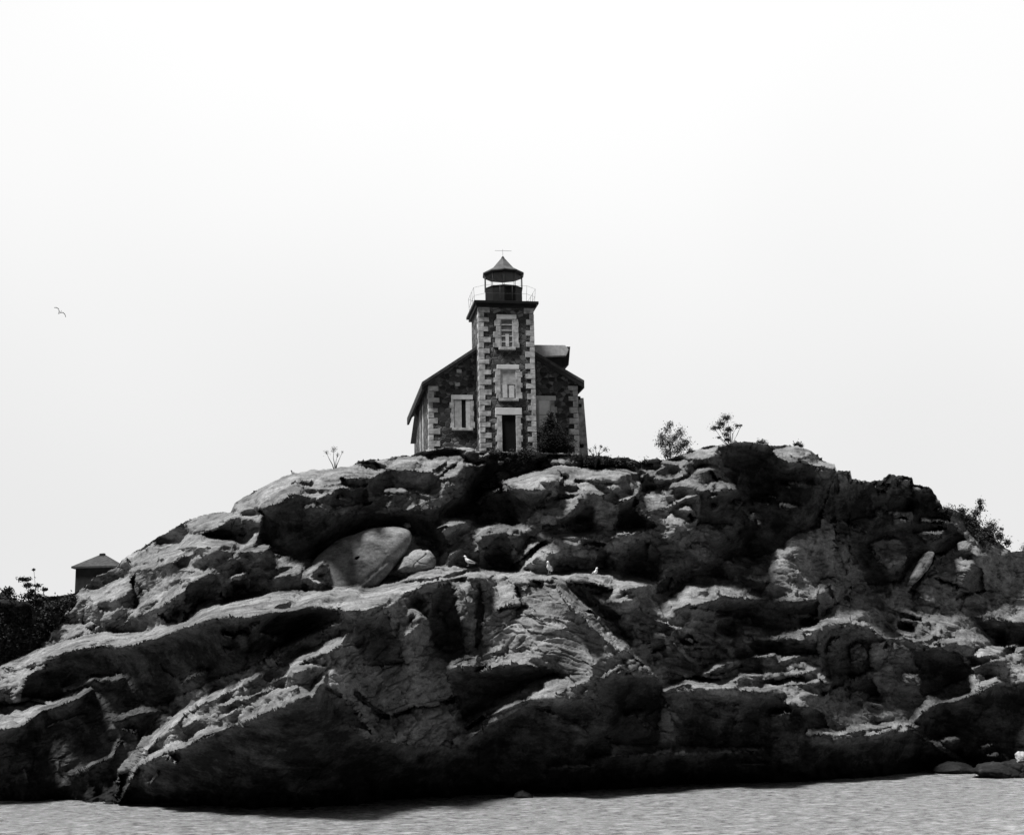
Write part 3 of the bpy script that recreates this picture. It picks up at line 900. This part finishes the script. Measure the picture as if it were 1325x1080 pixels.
def sash(o, x0, x1, z0, z1, Y, rows, m):
    f_ = MB(); e = .045
    f_.box(x0 + .002, x0 + e, Y - .085, Y - .047, z0, z1); f_.box(x1 - e, x1 - .002, Y - .085, Y - .047, z0, z1)
    for k in range(rows + 1):
        zz = z0 + (z1 - z0) * k / rows; f_.box(x0 + e + .002, x1 - e - .002, Y - .08, Y - .047, max(z0, zz - .022), min(z1, zz + .022))
    f_.build('frame', m, o)
o, a, b_, c, d_ = window(647, 664, 413, 450, TY, M['glass'], twr, .2, .27); sash(o, a, b_, c, d_, TY, 5, M['frame'])
bd = MB(); bd.box(a + .27, a + .46, TY - .10, TY - .088, c + .05, c + .75); bd.build('board', M['frame'], o)
o, a, b_, c, d_ = window(647, 668, 478, 516, TY, M['board'], twr, .18, .25); sash(o, a, b_, c, d_, TY, 2, M['board'])
bd = MB(); bd.box(a + .10, a + .36, TY - .10, TY - .088, c + .05, c + .78); bd.build('board', M['frame'], o); bd = MB(); bd.box(b_ - .40, b_ - .12, TY - .10, TY - .088, c + .05, c + .72); bd.build('board', M['frame'], o)
o, a, b_, c, d_ = window(587, 609, 517, 554, GY, M['dark'], house, .14, .16)
bd = MB(); bd.box(a + .02, a + .42, GY - .085, GY - .05, c + .02, d_ - .02); bd.build('shutter', M['board'], o)
bd = MB(); bd.box(b_ - .26, b_ - .02, GY - .085, GY - .05, c + .02, d_ - .02); bd.build('shutter', M['frame'], o)
o, a, b_, c, d_ = window(696, 713, 518, 556, GY, M['whiteboard'], house, .3, .25); sash(o, a, b_, c, d_, GY, 2, M['frame'])
# door
(dx0, dz1), (dx1, _q) = hl(649, 537, TY), hl(668, 580, TY)
dr = MB(); dr.box(dx0, dx1, TY - .02, TY + .02, -.8, dz1); dr = dr.build('door', M['dark'], twr)
for sg, xx in ((-1, dx0), (1, dx1)):
    s_ = MB(); z = -.5; k = 0
    while z < dz1 - .1:
        l_ = .27 * (1.3 if k % 2 else 1); a_ = (xx, xx + sg * l_); s_.box(min(a_), max(a_), TY - .11 - rnd.uniform(0, .012), TY + .02, z + .001, min(z + .33, dz1), .007)
        z += .33; k += 1
    s_.build('door_jamb', M['quoin'], dr, .012)
s_ = MB(); s_.box(dx0 - .34, dx1 + .34, TY - .13, TY + .02, dz1 + .003, dz1 + .38); s_.build('lintel', M['lintel'], dr, .02)
# dark iron tie plates on the gable
for (u, v) in ((592, 497), (594, 480)):
    x, z = hl(u, v, GY); t_ = MB(); t_.box(x - .14, x + .14, GY - .05, GY + .02, z - .1, z + .1); t_.build('pale_stone', M['quoin'], house, .03)
# dormer on the right-hand slope
DY = GY + 2.2
dm = ppx('dormer', [(690, 462), (727, 462), (725, 485), (690, 500)], DY + 2.6, 2.6, M['timber'])
mb = MB(); pa = [hl(u, v, DY - .25) for u, v in ((684, 446), (731, 446), (736, 452), (733, 460), (684, 462))]
mb.prism(pa, DY - .25, DY + 2.9); mb.build('dormer_roof', M['frame'], dm, .03)
# open shutter hung at the back of the left wall, pale buttress on the right
ppx('shutter', [(538, 524), (543, 524), (538, 574), (531, 574)], GY + 5.2, .07, M['soffit'], house)
bt = ppx('buttress', [(745, 519), (751, 519), (757, 592), (744, 592)], GY + 1.6, .9, M['quoin'], house)
for (u, v) in ((748, 515), (749.5, 525), (752, 577)):
    x, z = hl(u, v, GY + .6); t_ = MB(); t_.box(x - .14, x + .12, GY + .45, GY + .69, z - .09, z + .09); t_.build('bracket', M['black'], bt, .03)
# gallery
cxT = (tx0 + tx1) / 2; cyT = TY + TB / 2
gx0, gz0 = hl(612.5, 396, TY - .28); gx1, _q = hl(696, 396, TY - .28); _q, gz1 = hl(656, 389, TY - .3)
hw = (gx1 - gx0) / 2
gl = MB()
gl.box(cxT - hw, cxT + hw, cyT - TB / 2 - .32, cyT + TB / 2 + .32, gz1 - .16, gz1)
gl.box(cxT - hw + .12, cxT + hw - .12, cyT - TB / 2 - .2, cyT + TB / 2 + .2, gz1 - .33, gz1 - .162)
gl.box(cxT - hw + .24, cxT + hw - .24, cyT - TB / 2 - .09, cyT + TB / 2 + .09, tz1 - .02, gz1 - .332)
gal = gl.build('gallery', M['black'], light, .02)
rl = MB(); top = []; pts = []
for k in range(16):
    a_ = 2 * math.pi * (k + .5) / 16; q = max(abs(math.cos(a_)), abs(math.sin(a_)))
    ex = math.cos(a_) / q; ey = math.sin(a_) / q
    p0 = (cxT + ex * (hw - .12), cyT + ey * (TB / 2 + .2), gz1 - .02); p1 = (cxT + ex * (hw - .06), cyT + ey * (TB / 2 + .26), gz1 + .88)
    rl.tube([p0, p1], .009, 5); top.append(Vector(p1)); pts.append((Vector(p0), Vector(p1)))
for fr_ in (1.0, .5):
    lp = [a_.lerp(b2, fr_) for a_, b2 in pts]; rl.tube(lp + [lp[0]], .007, 5)
rl.build('railing', M['lead'], gal)
# lantern
def hz(v): return hl(656, v, cyT - 1.0)[1]
rD = (hl(676, 378, cyT)[0] - hl(627, 378, cyT)[0]) / 2
cxT = (hl(676, 378, cyT)[0] + hl(627, 378, cyT)[0]) / 2
zA, zB, zC, zD = gz1, hz(368.5), hz(349.5), hz(326.5)
lm = MB(); lm.lathe(cxT, cyT, [(rD, zA), (rD, zB - .04), (rD + .04, zB - .03), (rD + .04, zB), (rD - .05, zB + .001)], 10, False, .2)
lan = lm.build('lantern', M['black'], light)
for k in range(10):
    a_ = 2 * math.pi * k / 10 + .2; x, y = cxT + rD * math.cos(a_), cyT + rD * math.sin(a_)
    r_ = .035 if abs(math.cos(a_)) > .9 else .014
    mb = MB(); mb.tube([(x, y, zB), (x, y, zC)], r_, 6); mb.build('glazing_bar', M['lead'], lan)
mb = MB(); mb.rings([[(cxT + (rD - .03) * math.cos(2 * math.pi * k / 10 + .2), cyT + (rD - .03) * math.sin(2 * math.pi * k / 10 + .2), z) for k in range(10)] for z in (zB, zC)], False, False)
mb.build('glass_pane', M['lglass'], lan)
mb = MB(); mb.lathe(cxT, cyT, [(rD - .3, zC - .14), (rD - .02, zC - .13), (rD + .13, zC - .03), (rD + .13, zC - .01), (rD + .1, zC)], 10, False, .2); mb.build('cornice', M['black'], lan)
mb = MB(); mb.lathe(cxT, cyT, [(rD + .12, zC), (rD + .12, zC + .05), (rD * .55, zC + .40), (.10, zD - .04), (.03, zD)], 10, False, .2); lr = mb.build('lantern_roof', M['lead'], lan)
mb = MB(); mb.lathe(cxT, cyT, [(.05, zD - .12), (.10, zD - .08), (.09, zD + .0), (.03, zD + .08)], 12); mb.build('vent_ball', M['black'], lr)
mb = MB(); zv = hz(317.5); mb.tube([(cxT, cyT, zD + .1), (cxT, cyT, zv + .1)], .008, 5); mb.tube([(cxT - .45, cyT, zv), (cxT + .5, cyT, zv)], .010, 5)
mb.build('weather_vane', M['lead'], lr)

# ------------------------------------------------------------------ hip-roofed shed on the left
sS = 80.5
def sh(u, v): p = at(u, v, sS); return p.x, p.z
x0, ze = sh(98, 734); x1, _q = sh(149, 734); _q, zb = sh(98, 790)
shed = empty('shed', (x0, sS, zb), 0, label='small dark shed with a hipped roof standing behind the rocks on the left slope', cat='shed')
shw = x1 - x0; he = ze - zb
mb = MB(); mb.box(0, shw, 0, 2.6, 0, he); wl_ = mb.build('wall', M['timber'], shed)
xa, za = sh(120, 715); xb, _q = sh(128, 715); xa -= x0; xb -= x0; za -= zb
xl, zl = sh(93.5, 733); xl -= x0; xr_, _q = sh(153, 733); xr_ -= x0; zl -= zb
mb = MB(); e = .2
vs = [(xl, -e, zl), (xr_, -e, zl), (xr_, 2.6 + e, zl), (xl, 2.6 + e, zl), (xa, 1.3, za), (xb, 1.3, za), (xl, -e, zl - .1), (xr_, -e, zl - .1), (xr_, 2.6 + e, zl - .1), (xl, 2.6 + e, zl - .1)]
mb.add(vs, [(0, 1, 5, 4), (1, 2, 5), (2, 3, 4, 5), (3, 0, 4), (6, 7, 1, 0), (7, 8, 2, 1), (8, 9, 3, 2), (9, 6, 0, 3), (9, 8, 7, 6)])
ro = mb.build('roof', M['roof'], shed)
mb = MB(); mb.box((xa + xb) / 2 - .14, (xa + xb) / 2 + .14, 1.16, 1.44, za - .1, za + .08, .01); mb.build('ridge_cap', M['soffit'], ro)

fn = empty('post_and_rail', at(69, 786, 79), 0, label='short wooden post with a thin rail reaching to the small shed', cat='fence')
mb = MB(); mb.box(-.05, .05, -.05, .05, -.3, .62, .01); mb.build('post', M['timber'], fn)
mb = MB(); mb.tube([(0, 0, .56), (1.25, .2, .58)], .02, 5); mb.build('rail', M['lead'], fn)

# ------------------------------------------------------------------ shrubs and small trees: stems from the foot to each leaf clump, leaves scattered through every clump
def shrub(name, base, blobs, s, label, cat, group=None, leaf=.10, dens=1.0, m='leaf', flat=1.0, stems=True):
    B_ = at(base[0], base[1], s); px = s / 1760.
    root = empty(name, B_, 0, label=label, cat=cat, group=group)
    tr = MB(); lf = MB(); r2 = random.Random(int(base[0] * 7 + base[1]))
    for (u, v, r) in blobs:
        c = at(u, v, s) - B_; rr = r * px; c.y = r2.uniform(-1, 1) * rr * 1.2
        if stems:
            mid = c * .5 + Vector((r2.uniform(-.12, .12), r2.uniform(-.1, .1), r2.uniform(-.05, .1))) * c.length
            tr.tube([(0, 0, -.3), mid * .4 + Vector((r2.uniform(-.03, .03), 0, 0)), mid, c], [.035 * min(1, c.length), .024, .016, .006], 5)
            for q in range(3):
                e_ = c + Vector((r2.gauss(0, .6), r2.gauss(0, .5), r2.gauss(.2, .5))) * rr * 1.1
                tr.tube([mid.lerp(c, .6), c.lerp(e_, .5), e_], [.009, .007, .004], 4)
        for k in range(int(16 + dens * 9 * r * r)):
            # clustered, uneven edge
            d3 = Vector((r2.gauss(0, 1), r2.gauss(0, 1), r2.gauss(0, 1))); d3 = d3 * rr * r2.choice((.42, .55, .8))
            p = c + Vector((d3.x, d3.y, d3.z * flat)); L_ = leaf * r2.uniform(.5, 1.3)
            a3 = Vector((r2.gauss(0, 1), r2.gauss(0, 1), r2.gauss(0, 1))).normalized(); b3 = a3.orthogonal().normalized()
            lf.add([p - a3 * L_ * .5, p + b3 * L_ * .25, p + a3 * L_ * .5, p - b3 * L_ * .25], [(0, 1, 2, 3)])
    if stems: tr.build('stem', M['bark'], root)
    lf.build('foliage', M[m], root)
    return root
sk = lambda u: float(np.interp(u, us, sd))
shrub('sapling', (434, 606), [(432, 581, 3.2), (422, 585, 2.6), (437, 589, 1.8), (443, 585, 1.2)], sk(434) + .3, 'thin bare sapling with two tiny leaf clumps on the smooth left shoulder of the hill', 'sapling', dens=.9, leaf=.06)
shrub('shrub', (866, 600), [(867, 549, 4), (862, 556, 4), (857, 565, 6), (856, 574, 6), (866, 572, 8), (880, 560, 6), (888, 572, 6), (876, 583, 7), (881, 577, 6), (863, 586, 6), (893, 582, 3), (873, 567, 5)], sk(866) + .3, 'rounded leafy shrub on the skyline between the house and the right summit', 'shrub', dens=1.0)
shrub('small_tree', (946, 578), [(939, 541, 5.5), (934, 547, 5), (925, 553, 4), (930, 553, 3), (943, 555, 5), (939, 562, 4), (954, 551, 2.5), (959, 550, 1.5), (942, 568, 3.5), (930, 566, 2)], sk(946) + .4, 'small windswept tree standing highest on the right summit', 'tree', dens=1.4, flat=.6)
shrub('shrub', (1266, 712), [(1268, 649, 3.5), (1270, 656, 4), (1263, 663, 5), (1246, 662, 6), (1234, 663, 5), (1260, 676, 7), (1284, 682, 7), (1252, 672, 6), (1275, 690, 8), (1292, 694, 5), (1256, 687, 7), (1240, 672, 5), (1302, 702, 4), (1283, 697, 7), (1296, 684, 2), (1265, 698, 9)], sk(1266) - .6, 'large ragged dark shrub overhanging the right skyline', 'shrub', dens=1.2, leaf=.15, m='needle')
shrub('shrub', (1330, 722), [(1324, 710, 5), (1332, 706, 7), (1345, 712, 8)], sk(1330), 'small dark bush at the right edge of the picture', 'shrub', m='needle')
shrub('small_pine', (44, 800), [(44, 737, 1.5), (33, 749, 4), (28, 749, 3), (36, 757, 4), (48, 757, 3), (38, 770, 6), (50, 771, 4), (57, 762, 3), (58, 773, 3), (42, 764, 3), (40, 782, 8)], sk(44) + .2, 'small ragged pine rising above the dark scrub at the left edge', 'tree', dens=1.5, leaf=.14, m='needle', flat=.5)
lb = [('dark shrub at the left frame edge with a pointed top beside the ragged pine', (10, 800), [(9, 768, 5), (13, 763, 3), (5, 777, 8), (14, 783, 9), (-8, 785, 12)]),
      ('dark low shrub directly beneath the ragged pine on the left slope', (40, 815), [(30, 790, 10), (45, 792, 10), (38, 803, 11), (55, 790, 7)]),
      ('low scrub bush next to the short post by the shed', (76, 800), [(66, 790, 8), (78, 785, 7), (90, 779, 6), (72, 798, 8), (96, 776, 4)]),
      ('broad dark bush low down at the left frame edge above the pale ledge', (8, 850), [(-5, 812, 14), (12, 815, 13), (2, 832, 14), (20, 832, 12)]),
      ('dark bush between the pale ledge and the rubble slope on the left', (45, 845), [(34, 818, 12), (50, 815, 10), (44, 830, 10), (30, 838, 9), (62, 805, 7)])]
for i, (l_, b0, bl) in enumerate(lb):
    shrub('shrub', b0, bl, depth(b0[0], min(b0[1], 835)) - .4 - .2 * i, l_, 'shrub', 'dark scrub on the left slope', leaf=.16, dens=1.6, m='needle')
shrub('shrub', (714, 592), [(713, 537, 3.5), (711, 545, 5), (717, 552, 6), (707, 556, 6), (719, 563, 8), (709, 569, 9), (727, 572, 7), (733, 580, 7), (703, 580, 7), (716, 581, 9), (727, 586, 6)], 73.0, 'dense black bush covering the window right of the tower', 'bush', leaf=.11, dens=2.6, m='dense', flat=1.0)
shrub('weed', (770, 598), [(763, 583, 2), (770, 579, 2), (778, 577, 2), (783, 582, 3), (767, 589, 3), (775, 587, 2)], sk(770) + .2, 'sparse spindly weed just right of the keepers house', 'plant', dens=.5)
for i, (u, v, r, l_) in enumerate([(763, 596, 3.6, 'low dark tuft at the right foot of the house'), (786, 596, 3.6, 'low dark tuft on the skyline below the spindly weed'), (803, 597, 3.6, 'low dark tuft midway between the house and the rounded shrub'), (818, 601, 3.6, 'low dark tuft in the dip of the skyline'), (836, 600, 3.6, 'low dark tuft just left of the rounded shrub'),
        (986, 575, 4, 'grass tuft on the right summit beside the small windswept tree'), (1033, 576, 3, 'tiny upright tuft on the bare slab of the right summit'), (682, 587, 6, 'dark weeds at the right foot of the tower'), (662, 592, 6, 'dark weeds before the tower door'), (640, 589, 5, 'dark weeds at the left foot of the tower'), (1224, 662, 5, 'dark tuft where the right crag drops to the ragged shrub')]):
    shrub('tuft', (u, v + 4), [(u - r, v, r * .8), (u, v - 1, r), (u + r, v + 1, r * .8)], sk(u) - .15, l_, 'plant', 'tufts and weeds along the crest', leaf=.13, dens=2, m='needle', stems=False)

# ------------------------------------------------------------------ gulls
def gull(u, v, s, face, label, sc=1.0, m='gullwhite'):
    B_ = at(u, v, s); root = empty('gull', B_, face, label=label, cat='gull', group='gulls standing on the rocks'); root.scale = (sc, sc, sc)
    # one continuous body: tail - back - breast - neck - head, along a curved spine (x forward)
    sp_ = [(-.27, .10, .012), (-.20, .125, .035), (-.10, .16, .065), (0, .19, .078), (.06, .225, .070), (.09, .28, .045), (.105, .325, .038), (.125, .36, .042), (.15, .37, .034), (.175, .365, .016)]
    mb = MB(); rg = []
    for i, (x, z, r_) in enumerate(sp_):
        x2, z2 = sp_[min(i + 1, len(sp_) - 1)][:2]; x1_, z1_ = sp_[max(i - 1, 0)][:2]; d2 = Vector((x2 - x1_, 0, z2 - z1_)).normalized(); n2_ = Vector((-d2.z, 0, d2.x))
        rg.append([Vector((x, 0, z)) + n2_ * r_ * math.cos(t) + Vector((0, 1, 0)) * r_ * 1.05 * math.sin(t) for t in [2 * math.pi * k / 12 for k in range(12)]])
    mb.rings(rg); body = mb.build('body', M[m], root)
    for sg in (-1, 1):
        w_ = MB(); w_.rings([[Vector((x, sg * (.055 + yo), z)) + Vector((0, math.cos(t) * .018 * q, math.sin(t) * .05 * q)) for t in [2 * math.pi * k / 8 for k in range(8)]] for x, z, q, yo in ((.05, .215, .5, .005), (-.02, .195, 1, .02), (-.14, .16, .8, .005), (-.30, .125, .15, -.03))])
        w_.build('wing', M['gullgrey'], body)
        l_ = MB(); l_.tube([(.0, sg * .03, .13), (.01, sg * .03, .06), (0, sg * .03, .005)], .008, 5); l_.box(-.01, .05, sg * .03 - .02, sg * .03 + .02, -.004, .006); l_.build('leg', M['beak'], root)
    b3 = MB(); b3.tube([(.17, 0, .365), (.20, 0, .36), (.222, 0, .348)], [.012, .009, .003], 6); b3.build('bill', M['beak'], body)
    return root
gull(606, 732, surf(606, 736) - .35, R(200), 'white gull standing furthest left on the crest of the long pale ledge', 1.25)
gull(711, 742, surf(711, 745) - .35, R(250), 'tall white gull standing upright in the middle of the pale ledge', 1.4)
gull(770.5, 746, surf(770, 749) - .35, R(-60), 'small white gull standing furthest right on the pale ledge', 1.05)
gull(379, 615, sk(379) - .1, R(160), 'dark small gull silhouetted on the left skyline near the thin sapling', .7, 'timber')
# flying gull
fb = empty('flying_gull', at(77, 404.5, 60), 0, label='dark gull gliding in the empty sky on the left', cat='gull'); fb.rotation_euler = (R(20), R(34), R(35)); fb.scale = (.8, 1.5, 2.2)
mb = MB(); mb.tube([(0, -.19, 0), (0, -.12, .01), (0, 0, .015), (0, .1, .01), (0, .17, .015), (0, .21, .01)], [.01, .03, .05, .045, .028, .006], 8); bd_ = mb.build('body', M['gullgrey'], fb)
for sg in (-1, 1):
    mb = MB(); st_ = [(0.02, .0, .09, 0), (.16, .05, .085, .05), (.30, .02, .06, .04), (.40, -.05, .01, .01)]
    top_ = [(sg * x, y + c_, z + .008) for x, y, c_, z in st_]; bot_ = [(sg * x, y - c_, z) for x, y, c_, z in st_]; lo_ = [(sg * x, y, z - .008) for x, y, c_, z in st_]
    vs = top_ + bot_ + lo_; n_ = 4
    mb.add(vs, [f for i in range(3) for f in ((i, i + 1, 4 + i + 1, 4 + i), (i, 8 + i, 8 + i + 1, i + 1), (8 + i, 4 + i, 4 + i + 1, 8 + i + 1))])
    mb.build('wing', M['timber'], bd_)


# ------------------------------------------------------------------ camera, light, sky
cam = bpy.data.cameras.new('camera'); co = bpy.data.objects.new('camera', cam); COL.objects.link(co)
cam.sensor_fit = 'HORIZONTAL'; cam.sensor_width = 36; cam.lens = 36 * F / 1325; cam.clip_end = 6000
co.location = (0, 0, H); co.rotation_euler = (Matrix.Rotation(math.pi / 2 + TH, 3, 'X') @ Matrix.Rotation(-ROLL, 3, 'Z')).to_euler(); C.camera = co

SUN_EL, SUN_AZ = R(61), R(-122)     # azimuth measured from +Y towards +X: high on the left, a little in front of the rock
sun = bpy.data.lights.new('sun', 'SUN'); so = bpy.data.objects.new('sun', sun); COL.objects.link(so)
sun.energy = 3.4; sun.angle = R(12); sun.color = (1, 1, 1)
d = Vector((math.sin(SUN_AZ) * math.cos(SUN_EL), math.cos(SUN_AZ) * math.cos(SUN_EL), math.sin(SUN_EL)))
so.rotation_euler = d.to_track_quat('Z', 'Y').to_euler(); so.location = d * 100

w = bpy.data.worlds.new('World'); C.world = w; w.use_nodes = True; nt = w.node_tree; L = nt.links.new
bg = nt.nodes['Background']
sky = N(nt, 'ShaderNodeTexSky'); sky.sky_type = 'NISHITA'; sky.sun_disc = False; sky.sun_elevation = SUN_EL; sky.sun_rotation = SUN_AZ
sky.dust_density = 3; sky.air_density = 1
bw = N(nt, 'ShaderNodeRGBToBW'); L(sky.outputs[0], bw.inputs[0])
tc = N(nt, 'ShaderNodeTexCoord'); sp = N(nt, 'ShaderNodeSeparateXYZ'); L(tc.outputs['Generated'], sp.inputs[0])
# overcast sheet: brightest where the veiled sun stands behind the island, dim behind the boat
my = N(nt, 'ShaderNodeMapRange'); my.interpolation_type = 'SMOOTHSTEP'; L(sp.outputs[1], my.inputs[0])
my.inputs[1].default_value = -.30; my.inputs[2].default_value = .5; my.inputs[3].default_value = .04; my.inputs[4].default_value = 1.0
mz = N(nt, 'ShaderNodeMapRange'); mz.interpolation_type = 'SMOOTHSTEP'; L(sp.outputs[2], mz.inputs[0])
mz.inputs[1].default_value = .10; mz.inputs[2].default_value = .46; mz.inputs[3].default_value = 8.4; mz.inputs[4].default_value = 10.0
cn = N(nt, 'ShaderNodeTexNoise', Scale=1.6, Detail=3.0); L(tc.outputs['Generated'], cn.inputs['Vector'])
cr = ramp(nt, cn.outputs[0], [(.3, .92), (.7, 1.01)])
def mth(op, a, c):
    q = N(nt, 'ShaderNodeMath', operation=op)
    for i, s_ in enumerate((a, c)):
        if isinstance(s_, (int, float)): q.inputs[i].default_value = s_
        else: L(s_, q.inputs[i])
    return q.outputs[0]
cl = mth('MULTIPLY', mth('MULTIPLY', my.outputs[0], mz.outputs[0]), cr.outputs[0])
tot = mth('ADD', cl, mth('MULTIPLY', bw.outputs[0], .04))
L(tot, bg.inputs[0]); bg.inputs[1].default_value = .05

C.view_settings.view_transform = 'Standard'; C.view_settings.look = 'None'
C.view_settings.exposure = 1.0; C.view_settings.gamma = 1; C.view_settings.use_curve_mapping = False
C.render.engine = 'CYCLES'
